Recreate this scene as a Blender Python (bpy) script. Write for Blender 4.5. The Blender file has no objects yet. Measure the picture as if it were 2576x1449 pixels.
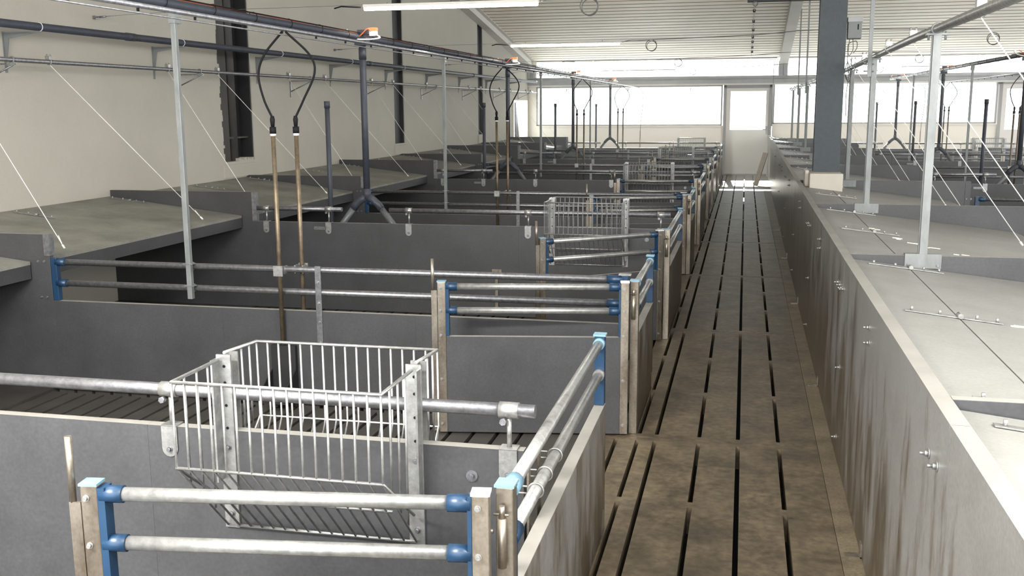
import bpy, math, random
from mathutils import Vector, Matrix

random.seed(7)
SC = bpy.context.scene
COL = SC.collection

# ---------------------------------------------------------------- camera
def setup_camera():
    yaw, pit, rol = -0.226363, 0.178172, -0.006455
    cy, sy, cp, sp = math.cos(yaw), math.sin(yaw), math.cos(pit), math.sin(pit)
    fwd = Vector((sy * cp, cy * cp, -sp))
    right = Vector((cy, -sy, 0))
    up = right.cross(fwd)
    c, s = math.cos(rol), math.sin(rol)
    r2 = right * c + up * s
    u2 = up * c - right * s
    m = Matrix((r2, u2, -fwd)).transposed().to_4x4()
    m.translation = Vector((0, 0, 1.7))
    cd = bpy.data.cameras.new('camera')
    cd.sensor_width = 36
    cd.lens = 2528.3 / 2576 * 36
    cd.clip_start = 0.05
    cd.clip_end = 300
    co = bpy.data.objects.new('camera', cd)
    co.matrix_world = m
    COL.objects.link(co)
    SC.camera = co
setup_camera()

# ---------------------------------------------------------------- world, sun, exposure
WORLD_COL = (0.97, 1.0, 1.02)
WORLD_STR = 3.4
SUN_STR = 26.0
LAMP_EMIT = 60.0
w = bpy.data.worlds.new('overcast_sky')
w.use_nodes = True
bg = w.node_tree.nodes['Background']
bg.inputs[0].default_value = (*WORLD_COL, 1)
bg.inputs[1].default_value = WORLD_STR
SC.world = w
sd = bpy.data.lights.new('sun', 'SUN')
sd.energy = SUN_STR
sd.angle = 0.02
sd.color = (1.0, 0.95, 0.86)
so = bpy.data.objects.new('sun', sd)
so.rotation_euler = (math.radians(-61), 0, math.radians(3))
so.location = (0, 40, 20)
COL.objects.link(so)
# fill light added behind and above the camera for brightness up close
ad = bpy.data.lights.new('rear_fill', 'AREA')
ad.shape = 'RECTANGLE'
ad.size = 5.0
ad.size_y = 1.3
ad.energy = 105
ad.color = (1.0, 0.97, 0.92)
ao = bpy.data.objects.new('rear_fill', ad)
ao.location = (0.7, -0.9, 2.95)
ao.rotation_euler = (math.radians(58), 0, 0)
COL.objects.link(ao)
# two fill lights added out of view to brighten the nearest boards and lids
for nm, loc, e, sx in (('near_fill_left', (-2.3, 0.5, 2.6), 270, 1.6), ('near_fill_right', (1.9, 1.3, 2.6), 110, 1.4)):
    wd = bpy.data.lights.new(nm, 'AREA'); wd.shape = 'RECTANGLE'; wd.size = sx; wd.size_y = 0.3; wd.energy = e; wd.color = (1.0, 0.97, 0.92)
    wo = bpy.data.objects.new(nm, wd); wo.location = loc; wo.rotation_euler = (math.radians(18), 0, 0); COL.objects.link(wo)
SC.view_settings.view_transform = 'Standard'
SC.view_settings.look = 'None'
SC.view_settings.exposure = 0.45
SC.view_settings.gamma = 1.0
SC.view_settings.use_curve_mapping = False

# ---------------------------------------------------------------- materials
def mat(name, c1, c2=None, rough=0.6, metal=0.0, scale=6.0, bump=0.0, streak=None, spec=0.5, fine=0.0, fscale=90):
    m = bpy.data.materials.new(name)
    m.use_nodes = True
    nt = m.node_tree
    b = nt.nodes['Principled BSDF']
    b.inputs['Roughness'].default_value = rough
    b.inputs['Metallic'].default_value = metal
    b.inputs['Specular IOR Level'].default_value = spec
    if c2 is None:
        c2 = tuple(x * 0.85 for x in c1)
    geo = nt.nodes.new('ShaderNodeNewGeometry')
    mp = nt.nodes.new('ShaderNodeMapping')
    nt.links.new(geo.outputs['Position'], mp.inputs['Vector'])
    if streak:
        mp.inputs['Scale'].default_value = streak
    n = nt.nodes.new('ShaderNodeTexNoise')
    n.inputs['Scale'].default_value = scale
    n.inputs['Detail'].default_value = 6
    n.inputs['Roughness'].default_value = 0.65
    nt.links.new(mp.outputs['Vector'], n.inputs['Vector'])
    r = nt.nodes.new('ShaderNodeValToRGB')
    r.color_ramp.elements[0].position = 0.32
    r.color_ramp.elements[1].position = 0.68
    r.color_ramp.elements[0].color = (*c2, 1)
    r.color_ramp.elements[1].color = (*c1, 1)
    nt.links.new(n.outputs['Fac'], r.inputs['Fac'])
    out = r.outputs['Color']
    if fine:
        n2 = nt.nodes.new('ShaderNodeTexNoise')
        n2.inputs['Scale'].default_value = fscale
        n2.inputs['Detail'].default_value = 3
        nt.links.new(geo.outputs['Position'], n2.inputs['Vector'])
        mx = nt.nodes.new('ShaderNodeMix')
        mx.data_type = 'RGBA'
        mx.blend_type = 'OVERLAY'
        mx.inputs['Factor'].default_value = fine
        nt.links.new(out, mx.inputs['A'])
        nt.links.new(n2.outputs['Fac'], mx.inputs['B'])
        out = mx.outputs['Result']
    nt.links.new(out, b.inputs['Base Color'])
    if bump:
        bp = nt.nodes.new('ShaderNodeBump')
        bp.inputs['Strength'].default_value = bump
        bp.inputs['Distance'].default_value = 0.01
        nt.links.new(n.outputs['Fac'], bp.inputs['Height'])
        nt.links.new(bp.outputs['Normal'], b.inputs['Normal'])
    return m

def emit(name, col, s):
    m = bpy.data.materials.new(name)
    m.use_nodes = True
    b = m.node_tree.nodes['Principled BSDF']
    b.inputs['Base Color'].default_value = (0.9, 0.9, 0.9, 1)
    b.inputs['Emission Color'].default_value = (*col, 1)
    b.inputs['Emission Strength'].default_value = s
    return m

def glass(name):
    m = bpy.data.materials.new(name)
    m.use_nodes = True
    nt = m.node_tree
    nt.nodes.clear()
    o = nt.nodes.new('ShaderNodeOutputMaterial')
    t = nt.nodes.new('ShaderNodeBsdfTransparent')
    t.inputs[0].default_value = (0.95, 0.97, 0.96, 1)
    g = nt.nodes.new('ShaderNodeBsdfGlossy')
    g.inputs['Roughness'].default_value = 0.05
    mx = nt.nodes.new('ShaderNodeMixShader')
    mx.inputs[0].default_value = 0.05
    nt.links.new(t.outputs[0], mx.inputs[1])
    nt.links.new(g.outputs[0], mx.inputs[2])
    nt.links.new(mx.outputs[0], o.inputs[0])
    return m

M = dict(
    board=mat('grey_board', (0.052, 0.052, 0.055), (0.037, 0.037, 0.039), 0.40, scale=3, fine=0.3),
    edge=mat('pale_toplit_edge', (0.25, 0.24, 0.215), (0.19, 0.18, 0.162), 0.6, scale=4),  # pale cut edge, with light from above painted in too
    lid=mat('lid_board', (0.235, 0.23, 0.215), (0.18, 0.175, 0.16), 0.5, scale=2.2, fine=0.2),
    dusty=mat('dusty_lid_board', (0.25, 0.24, 0.21), (0.13, 0.125, 0.11), 0.6, scale=2.6, fine=0.25),
    concrete=mat('slab_concrete', (0.135, 0.104, 0.064), (0.050, 0.038, 0.024), 0.5, scale=5.0, bump=0.35, fine=0.8, fscale=28),
    kerb=mat('kerb_concrete', (0.17, 0.135, 0.085), (0.08, 0.063, 0.04), 0.6, scale=5, bump=0.3, fine=0.6),
    pit=mat('dark_pit', (0.012, 0.011, 0.01), None, 0.9),
    penfloor=mat('pen_concrete', (0.05, 0.045, 0.04), (0.028, 0.025, 0.022), 0.6, scale=4, bump=0.3, fine=0.5),
    plaster=mat('wall_plaster', (0.42, 0.395, 0.34), (0.385, 0.36, 0.31), 0.85, scale=1.1, fine=0.06),
    farwall=mat('far_wall_panel', (0.86, 0.80, 0.70), (0.83, 0.77, 0.67), 0.8, scale=1),
    ceiling=mat('ceiling_sheet', (0.95, 0.90, 0.79), (0.93, 0.88, 0.77), 0.55, scale=0.8),
    seam_shade=mat('brown_seam_shade', (0.34, 0.27, 0.18), (0.28, 0.22, 0.15), 0.6, scale=3),  # brown seam strip with the grooves' shadow gap painted in
    rafter=mat('rafter_paint', (0.62, 0.60, 0.56), (0.55, 0.53, 0.49), 0.6, scale=3),
    galv=mat('galvanised_pipe', (0.29, 0.29, 0.30), (0.16, 0.16, 0.17), 0.38, 0.8, scale=45, bump=0.1),
    galvw=mat('bright_galvanised', (0.40, 0.40, 0.385), (0.24, 0.24, 0.235), 0.36, 0.7, scale=35, bump=0.1),
    galvm=mat('dull_galvanised_post', (0.215, 0.225, 0.22), (0.15, 0.158, 0.155), 0.5, 0.4, scale=16, streak=(1, 1, 0.4), bump=0.1),
    steel=mat('weathered_stainless', (0.40, 0.36, 0.30), (0.15, 0.12, 0.09), 0.36, 0.8, scale=7, streak=(1, 1, 0.35), fine=0.3),
    brown=mat('brown_tarnished_pipe', (0.20, 0.155, 0.10), (0.085, 0.062, 0.042), 0.45, 0.6, scale=14),
    blue=mat('blue_plastic', (0.009, 0.036, 0.080), (0.006, 0.026, 0.062), 0.38, scale=12),
    bluecap=mat('light_blue_cap', (0.16, 0.28, 0.36), (0.12, 0.23, 0.30), 0.4, scale=10),
    whitecap=mat('white_cap', (0.62, 0.64, 0.66), None, 0.4),
    pvc=mat('dark_grey_pvc', (0.040, 0.045, 0.058), (0.030, 0.034, 0.043), 0.5, scale=12, spec=0.3),
    pvcl=mat('mid_grey_pvc', (0.085, 0.090, 0.095), (0.06, 0.065, 0.07), 0.4, scale=12),
    black=mat('black_rubber', (0.008, 0.008, 0.009), None, 0.7, spec=0.15),
    column=mat('dark_painted_steel', (0.026, 0.038, 0.045), (0.018, 0.027, 0.033), 0.5, scale=20, fine=0.3),
    recess=mat('black_steel', (0.012, 0.012, 0.013), (0.005, 0.005, 0.006), 0.6, scale=6),
    column2=mat('grimy_column_face', (0.045, 0.040, 0.034), (0.012, 0.012, 0.011), 0.6, scale=5, streak=(1, 1, 0.3)),
    plinth=mat('white_rendered_plinth', (0.50, 0.47, 0.41), (0.46, 0.43, 0.375), 0.8, scale=6),
    rope=mat('white_rope', (0.80, 0.78, 0.73), (0.66, 0.64, 0.6), 0.8, scale=60),
    orange=mat('orange_cable', (0.75, 0.16, 0.05), (0.6, 0.11, 0.04), 0.45),
    cable=mat('grey_cable', (0.10, 0.095, 0.09), None, 0.5),
    frame=mat('grey_window_frame', (0.26, 0.25, 0.24), (0.22, 0.21, 0.20), 0.5, scale=6),
    door=mat('grey_door_leaf', (0.72, 0.68, 0.64), (0.69, 0.65, 0.61), 0.55, scale=2),
    fixture=mat('lamp_housing', (0.62, 0.60, 0.56), None, 0.5),
    plank=mat('pale_wood', (0.72, 0.64, 0.56), (0.62, 0.54, 0.46), 0.7, scale=8),
    box=mat('grey_control_box', (0.17, 0.18, 0.18), (0.14, 0.15, 0.15), 0.5, scale=9),
    chalk=mat('chalk_mark', (0.86, 0.80, 0.62), None, 0.9),
    tube=emit('lamp_tube_glow', (1.0, 0.96, 0.88), LAMP_EMIT),
    glass=glass('window_glass'),
    beam=mat('grey_beam', (0.33, 0.33, 0.335), (0.28, 0.28, 0.285), 0.45, scale=5),
)

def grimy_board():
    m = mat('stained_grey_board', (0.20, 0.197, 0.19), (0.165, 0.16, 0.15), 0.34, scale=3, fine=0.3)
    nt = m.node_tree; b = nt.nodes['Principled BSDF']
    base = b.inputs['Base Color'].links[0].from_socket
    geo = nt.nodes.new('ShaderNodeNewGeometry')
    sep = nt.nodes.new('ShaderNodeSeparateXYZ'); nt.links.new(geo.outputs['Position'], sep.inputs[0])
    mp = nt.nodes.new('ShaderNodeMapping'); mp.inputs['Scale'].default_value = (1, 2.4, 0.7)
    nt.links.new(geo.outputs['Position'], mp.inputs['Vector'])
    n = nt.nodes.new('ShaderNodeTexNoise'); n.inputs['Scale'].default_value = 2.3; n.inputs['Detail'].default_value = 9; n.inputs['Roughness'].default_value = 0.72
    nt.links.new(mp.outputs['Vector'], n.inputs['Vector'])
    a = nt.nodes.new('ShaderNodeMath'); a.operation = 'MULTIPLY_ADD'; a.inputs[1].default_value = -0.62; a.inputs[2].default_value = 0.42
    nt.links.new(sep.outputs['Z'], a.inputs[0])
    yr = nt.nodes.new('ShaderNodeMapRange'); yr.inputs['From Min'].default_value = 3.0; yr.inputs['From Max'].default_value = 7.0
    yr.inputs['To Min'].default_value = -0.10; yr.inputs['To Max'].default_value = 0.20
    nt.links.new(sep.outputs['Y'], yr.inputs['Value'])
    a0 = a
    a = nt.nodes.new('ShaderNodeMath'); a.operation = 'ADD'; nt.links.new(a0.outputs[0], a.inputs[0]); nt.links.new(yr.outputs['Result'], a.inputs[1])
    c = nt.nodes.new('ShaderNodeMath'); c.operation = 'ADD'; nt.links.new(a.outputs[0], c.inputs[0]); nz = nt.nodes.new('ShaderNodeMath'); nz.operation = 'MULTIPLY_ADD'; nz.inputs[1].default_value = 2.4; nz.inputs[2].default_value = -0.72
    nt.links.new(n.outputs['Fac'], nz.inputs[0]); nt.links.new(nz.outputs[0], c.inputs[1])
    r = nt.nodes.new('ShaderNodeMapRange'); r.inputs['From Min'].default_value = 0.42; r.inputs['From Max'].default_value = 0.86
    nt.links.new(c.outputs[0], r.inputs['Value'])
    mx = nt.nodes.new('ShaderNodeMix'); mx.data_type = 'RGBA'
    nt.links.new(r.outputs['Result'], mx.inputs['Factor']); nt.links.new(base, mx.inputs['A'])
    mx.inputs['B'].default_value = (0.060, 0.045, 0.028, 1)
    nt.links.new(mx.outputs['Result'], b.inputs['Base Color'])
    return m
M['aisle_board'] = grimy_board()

# ---------------------------------------------------------------- mesh helpers
class MB:
    def __init__(s):
        s.v = []; s.f = []; s.sm = []
    def box(s, x0, x1, y0, y1, z0, z1, rot=None):
        i = len(s.v)
        pts = [Vector(p) for p in ((x0, y0, z0), (x1, y0, z0), (x1, y1, z0), (x0, y1, z0),
                                   (x0, y0, z1), (x1, y0, z1), (x1, y1, z1), (x0, y1, z1))]
        if rot is not None:
            c = Vector(((x0 + x1) / 2, (y0 + y1) / 2, (z0 + z1) / 2))
            pts = [c + rot @ (p - c) for p in pts]
        s.v += [tuple(p) for p in pts]
        for q in ((3, 2, 1, 0), (4, 5, 6, 7), (0, 1, 5, 4), (1, 2, 6, 5), (2, 3, 7, 6), (3, 0, 4, 7)):
            s.f.append(tuple(i + k for k in q)); s.sm.append(False)
        return s
    def hexa(s, pts):                      # 8 points, bottom ring then top ring
        i = len(s.v); s.v += [tuple(p) for p in pts]
        for q in ((3, 2, 1, 0), (4, 5, 6, 7), (0, 1, 5, 4), (1, 2, 6, 5), (2, 3, 7, 6), (3, 0, 4, 7)):
            s.f.append(tuple(i + k for k in q)); s.sm.append(False)
        return s
    def path(s, pts, r, n=8, cap=True, rads=None):
        pts = [Vector(p) for p in pts]
        m = len(pts); i0 = len(s.v)
        d = (pts[1] - pts[0]).normalized()
        u = d.orthogonal().normalized()
        for k, p in enumerate(pts):
            if k == 0: t = pts[1] - pts[0]
            elif k == m - 1: t = pts[-1] - pts[-2]
            else: t = (pts[k + 1] - p).normalized() + (p - pts[k - 1]).normalized()
            t.normalize()
            u = (u - t * u.dot(t)).normalized()
            vv = t.cross(u)
            rr = rads[k] if rads else r
            for a in range(n):
                an = 2 * math.pi * (a + 0.5) / n
                s.v.append(tuple(p + (u * math.cos(an) + vv * math.sin(an)) * rr))
        for k in range(m - 1):
            for a in range(n):
                b = (a + 1) % n
                s.f.append((i0 + k * n + a, i0 + k * n + b, i0 + (k + 1) * n + b, i0 + (k + 1) * n + a))
                s.sm.append(n > 4)
        if cap:
            s.f.append(tuple(i0 + a for a in reversed(range(n)))); s.sm.append(False)
            s.f.append(tuple(i0 + (m - 1) * n + a for a in range(n))); s.sm.append(False)
        return s
    def tube(s, a, b, r, n=12): return s.path([a, b], r, n)
    def ring(s, c, R, r, ax='Y', n=20, k=6):
        c = Vector(c); pts = []
        for a in range(n + 1):
            t = 2 * math.pi * a / n
            d = {'Y': Vector((math.cos(t), 0, math.sin(t))), 'X': Vector((0, math.cos(t), math.sin(t))),
                 'Z': Vector((math.cos(t), math.sin(t), 0))}[ax]
            pts.append(c + d * R)
        return s.path(pts, r, k, cap=False)
    def extr(s, prof, ax, a0, a1):         # extrude closed 2-D profile along axis ('X': (y,z), 'Y': (x,z), 'Z': (x,y))
        n = len(prof); i = len(s.v)
        for a in (a0, a1):
            for p in prof:
                s.v.append({'X': (a, p[0], p[1]), 'Y': (p[0], a, p[1]), 'Z': (p[0], p[1], a)}[ax])
        s.f.append(tuple(i + k for k in range(n))); s.sm.append(False)
        s.f.append(tuple(i + n + k for k in reversed(range(n)))); s.sm.append(False)
        for k in range(n):
            b = (k + 1) % n
            s.f.append((i + b, i + k, i + n + k, i + n + b)); s.sm.append(False)
        return s

def part(name, mb, m, parent=None, label=None, kind=None, loc=None, bevel=0.0, fix=False, top=None):
    if isinstance(mb, MB):
        me = bpy.data.meshes.new(name)
        me.from_pydata(mb.v, [], mb.f)
        me.polygons.foreach_set('use_smooth', mb.sm)
        me.materials.append(M[m])
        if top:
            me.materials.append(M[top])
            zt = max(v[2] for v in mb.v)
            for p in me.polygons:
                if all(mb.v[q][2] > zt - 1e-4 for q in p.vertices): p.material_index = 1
        if fix:
            import bmesh
            bm = bmesh.new(); bm.from_mesh(me)
            bmesh.ops.recalc_face_normals(bm, faces=bm.faces)
            bm.to_mesh(me); bm.free()
        me.update()
    else:
        me = mb
    o = bpy.data.objects.new(name, me)
    COL.objects.link(o)
    if parent: o.parent = parent
    if loc: o.location = loc
    if label: o['label'] = label
    if kind: o['kind'] = kind
    if bevel:
        b = o.modifiers.new('bevel', 'BEVEL'); b.width = bevel; b.segments = 2; b.limit_method = 'ANGLE'
    return o

def thing(name, label, cat, loc=(0, 0, 0), rz=0.0, group=None):
    o = bpy.data.objects.new(name, None)
    o.empty_display_size = 0.1
    COL.objects.link(o)
    o.location = loc; o.rotation_euler = (0, 0, rz)
    tag(o, label, cat, group)
    return o

def tag(o, label, cat, group=None):
    o['label'] = label; o['category'] = cat
    if group: o['group'] = group
    return o

def dup(root, loc, rz=0.0, label=None, group=None, skip=()):
    r = root.copy(); COL.objects.link(r)
    r.location = loc; r.rotation_euler = (0, 0, rz)
    if label: r['label'] = label
    if group: r['group'] = group
    for ch in list(root.children):
        if ch.name.split('.')[0] in skip: continue
        c = ch.copy(); COL.objects.link(c); c.parent = r
        for g in list(ch.children):
            d = g.copy(); COL.objects.link(d); d.parent = c
    return r

# ---------------------------------------------------------------- layout (metres; Y runs down the aisle)
ROWS = [2.63, 5.22, 7.88, 10.42, 13.10, 15.65, 18.33, 20.85, 23.55]
YF = 25.75             # far wall
XW = -5.46             # left wall face
DX = 6.24              # second block of pens, right of the aisle
ORD = ['nearest', 'second', 'third', 'fourth', 'fifth', 'sixth', 'seventh', 'eighth', 'farthest']
def ceil_z(y): return 2.87 + 0.145 * (25.6 - y)
def xr(y): return 0.485 + 0.004 * max(0, y - 6)     # aisle face of the right-hand wall

# ================================================================= SETTING
# floor: pit below, slabs, pen slats, hut floors
fl = MB()
fl.box(-5.6, 12.5, -3, 26.2, -0.75, -0.7)
floor = part('floor', fl, 'pit'); floor['kind'] = 'structure'
SLX = [-0.60, -0.49, -0.40, -0.18, 0.017, 0.218]
def slab_mesh():
    b = MB(); L = 2.61
    z0, z1 = -0.12, 0.0
    edges = [-0.72] + SLX + [0.408]
    hw = 0.0105
    for i in range(len(edges) - 1):
        a = edges[i] + (hw if i else 0); c = edges[i + 1] - (hw if i < len(SLX) else 0)
        b.box(a, c, 0.004, L - 0.004, z0, z1)
    for i, x in enumerate(SLX):
        cuts = [(0.004, 0.05), (L - 0.05, L - 0.004)]
        if i not in (2, 4): cuts += [(0.87 - 0.03, 0.87 + 0.03), (1.74 - 0.03, 1.74 + 0.03)]
        for a, c in cuts: b.box(x - hw, x + hw, a, c, z0, z1)
    return b
s0 = part('slab', slab_mesh(), 'concrete', floor)
for k in range(-1, 10):
    o = s0 if k == -1 else s0.copy()
    if k != -1: COL.objects.link(o)
    o.location = (0, 2.44 + 2.615 * k, 0)
kb = MB(); kb.box(0.410, 0.56, -1, 8, -0.12, 0.002); kb.hexa([(0.410, 8, -0.12), (0.56, 8, -0.12), (0.60, YF, -0.12), (0.410, YF, -0.12), (0.410, 8, 0.002), (0.56, 8, 0.002), (0.60, YF, 0.002), (0.410, YF, 0.002)])
part('kerb_strip', kb, 'kerb', floor)
ps = None
for k in range(27):                                   # slats of the pen floor behind the nearest partition
    x = -4.10 + 0.125 * k
    if ps is None:
        b = MB(); b.box(0.011, 0.114, 2.66, 5.18, -0.10, 0.0); ps = part('slat', b, 'penfloor', floor, loc=(x, 0, 0))
    else:
        o = ps.copy(); COL.objects.link(o); o.location = (x, 0, 0)
b = MB()
for k in range(27):
    x = -4.10 + 0.125 * k
    b.box(x + 0.011, x + 0.114, -1.0, 2.62, -0.1, 0.0)
    b.box(x + 0.011, x + 0.114, 5.24, YF - 0.1, -0.1, 0.0)
part('slat_field', b, 'penfloor', floor, kind='stuff')
b = MB()
for k in range(27):
    x = -4.10 + 0.125 * k + DX
    b.box(x + 0.011, x + 0.114, -1.0, YF - 0.1, -0.1, 0.0)
part('slat_field', b, 'penfloor', floor, kind='stuff')
b = MB(); b.box(XW - 0.1, -4.12, -1, YF, -0.1, 0.005); b.box(0.56, 2.1, -1, YF, -0.1, 0.005); b.box(5.55, 12.4, -1, YF, -0.1, 0.0)
part('hut_floor', b, 'penfloor', floor)

# left wall with recesses that hold the steel columns
REC = [(9.86, 10.64), (15.44, 15.92), (20.66, 21.08)]
wl = thing('wall_left', '', ''); del wl['label']; del wl['category']; wl['kind'] = 'structure'
def wall_profile(y0, y1, zb=0.0):
    return [(y0, zb), (y1, zb), (y1, ceil_z(y1) + 0.02), (y0, ceil_z(y0) + 0.02)]
WT = 0.30
b = MB()
ys = -1.2
spans = []
for a, c in REC:
    spans.append((ys, a)); ys = c
spans.append((ys, 23.95))
for a, c in spans: b.extr(wall_profile(a, c), 'X', XW - WT, XW)
for a, c in REC:
    b.extr([(a, 0), (c, 0), (c, 1.13), (a, 1.13)], 'X', XW - WT, XW)
    b.extr(wall_profile(a, c), 'X', XW - WT - 0.06, XW - WT + 0.02)
# around the small far opening
b.extr([(23.95, 0), (25.60, 0), (25.60, 0.94), (23.95, 0.94)], 'X', XW - 0.06, XW)
b.extr(wall_profile(23.95, 25.60, 1.88), 'X', XW - 0.06, XW)
b.extr(wall_profile(25.60, YF + 0.3), 'X', XW - 0.06, XW)
part('plaster_wall', b, 'plaster', wl, fix=True)
# broken plaster lip along the first recess
b = MB(); rnd = random.Random(3)
yy = []
z = 1.13
while z < 2.95:
    dz = 0.03 + rnd.random() * 0.05
    d = 0.008 + rnd.random() * 0.04 + 0.075 * (2.95 - z) / 1.8
    b.box(XW - 0.03, XW - 0.004, 9.855, 9.86 + d, z, z + dz)
    z += dz
for k in range(12):
    y = 10.28 + k * 0.028
    b.box(XW - 0.08, XW - 0.004, y, y + 0.03, 1.12, 1.135 + rnd.random() * 0.03)
part('broken_plaster_edge', b, 'plaster', wl, kind='stuff')
b = MB(); b.box(XW - 0.06, XW + 0.02, 9.90, 10.66, 0.96, 1.10); b.box(XW - 0.06, XW + 0.03, 15.40, 15.96, 0.96, 1.10); b.box(XW - 0.06, XW + 0.03, 20.6, 21.14, 0.96, 1.12)
part('recess_sill', b, 'plaster', wl)
for i, (a, c) in enumerate(REC):
    t = thing('steel_column', ['black steel column with grimy face in the nearest wall recess on the left',
                               'black steel column standing in the middle recess of the left wall',
                               'black steel column in the recess of the left wall closest to the far wall'][i], 'column',
              (XW, a, 0))
    wdt = c - a; zt = ceil_z((a + c) / 2) - 0.03
    wx = 0.10 if i == 0 else 0.19
    b = MB(); b.box(-0.27 + wx, -0.25 + wx, 0.01, wdt - 0.01, 0.02, zt); part('web', b, 'recess', t)
    b = MB(); b.box(-0.25, -0.10, 0.012, 0.03, 0.02, zt); b.box(-0.25, -0.012, wdt - 0.03, wdt - 0.004, 0.02, zt); part('flange', b, 'recess', t)  # far flange drawn wide, a dark sheet imitating shade on the reveal
    b = MB(); b.box(-0.08 + 0.02 * (i > 0), -0.06 + 0.02 * (i > 0), 0.03, wdt * 0.42, 0.02, zt); part('cover_plate', b, 'column2' if i == 0 else 'recess', t)
    if i == 0:
        b = MB(); b.tube((-0.10, wdt * 0.58, 0.02), (-0.10, wdt * 0.58, zt), 0.06, 14); part('downpipe', b, 'column2', t)
        b = MB(); b.box(-0.12, -0.055, 0.02, wdt - 0.015, 1.375, 1.395); part('cross_strap', b, 'column2', t)

# small window in the left wall by the far corner
wn = thing('window_3', '', ''); del wn['label']; del wn['category']; wn['kind'] = 'structure'
b = MB(); b.box(XW - 0.06, XW + 0.01, 23.95, 23.98, 0.94, 1.88); b.box(XW - 0.06, XW + 0.01, 25.57, 25.60, 0.94, 1.88); b.box(XW - 0.06, XW + 0.01, 23.95, 25.60, 1.86, 1.88); b.box(XW - 0.06, XW + 0.01, 23.95, 25.60, 0.92, 0.94)
part('window_frame', b, 'farwall', wn)
b = MB(); b.box(XW - 0.03, XW - 0.025, 23.98, 25.57, 0.94, 1.86); part('pane', b, 'glass', wn)
t = thing('leaning_board', 'dark board leaning across the small side window in the far left corner', 'board', (XW, 23.98, 0.95))
b = MB(); b.extr([(0.0, 0.0), (0.42, 0.0), (0.06, 0.86), (0.0, 0.86)], 'X', 0.03, 0.05); part('board', b, 'pvcl', t, fix=True)

# far wall
wf = thing('wall_back', '', ''); del wf['label']; del wf['category']; wf['kind'] = 'structure'
b = MB()
T = 0.2
def wbox(x0, x1, z0, z1): b.box(x0, x1, YF, YF + T, z0, z1)
wbox(XW - 0.3, -0.55, 0, 1.215)
wbox(XW - 0.3, -5.25, 1.215, 2.2)
wbox(0.64, 5.72, 0, 1.25)
wbox(6.95, 12.4, 0, 1.25)
wbox(-0.55, 0.64, 2.2, 2.24)
part('wall_panel', b, 'farwall', wf)
b = MB()
wbox(XW - 0.3, -5.25, 2.4, 2.95)
b.box(XW - 0.3, 12.4, YF, YF + T, 2.845, 2.95)
part('eaves_panel', b, 'farwall', wf)
b = MB(); b.box(XW, 12.4, YF - 0.10, YF + T, 2.235, 2.40)
tb = part('trim_1', b, 'beam', kind='structure')
b = MB(); b.tube((XW + 0.02, YF - 0.13, 2.375), (12.3, YF - 0.13, 2.375), 0.045, 16)
part('curtain_roller', b, 'beam', tb, label='grey roller tube of the rolled-up curtain')
b = MB(); b.box(XW, 12.4, YF - 0.12, YF - 0.10, 2.195, 2.235); part('lower_rail', b, 'rafter', tb)
def window(name, x0, x1, z0, z1, n):
    t = thing(name, '', ''); del t['label']; del t['category']; t['kind'] = 'structure'
    f = MB(); w_ = 0.035
    f.box(x0, x1, YF - 0.03, YF + 0.12, z0, z0 + w_); f.box(x0, x1, YF - 0.03, YF + 0.12, z1 - w_, z1)
    f.box(x0, x0 + w_, YF - 0.03, YF + 0.12, z0, z1); f.box(x1 - w_, x1, YF - 0.03, YF + 0.12, z0, z1)
    part('window_frame', f, 'frame', t)
    g = MB(); g.box(x0 + w_, x1 - w_, YF + 0.05, YF + 0.056, z0 + w_, z1 - w_); part('pane', g, 'glass', t)
    g = MB(); g.box(x0 - 0.02, x1 + 0.02, YF - 0.06, YF, z0 - 0.025, z0); part('window_sill', g, 'farwall', t)
    for k in range(n):
        x = x0 + (x1 - x0) * (k + 0.5) / n
        c = MB(); c.box(x - 0.05, x + 0.05, YF + 0.02, YF + 0.04, z1 - 0.075, z1 - 0.06); c.box(x - 0.008, x + 0.008, YF + 0.02, YF + 0.04, z1 - 0.13, z1 - 0.06)
        part('catch', c, 'frame', t)
    return t
window('window_1', -5.25, -0.57, 1.215, 2.20, 3)
window('window_2', 0.64, 5.70, 1.25, 2.235, 2)
for nm, x0, x1 in (('window_4', -5.25, 0.70), ('window_5', 0.98, 6.9)):
    t = thing(nm, '', ''); del t['label']; del t['category']; t['kind'] = 'structure'
    f = MB(); f.box(x0, x1, YF + 0.02, YF + 0.1, 2.40, 2.425); f.box(x0, x1, YF + 0.02, YF + 0.1, 2.825, 2.85)
    part('window_frame', f, 'frame', t)
    g = MB(); g.box(x0, x1, YF + 0.05, YF + 0.056, 2.425, 2.825); part('pane', g, 'glass', t)
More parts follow.
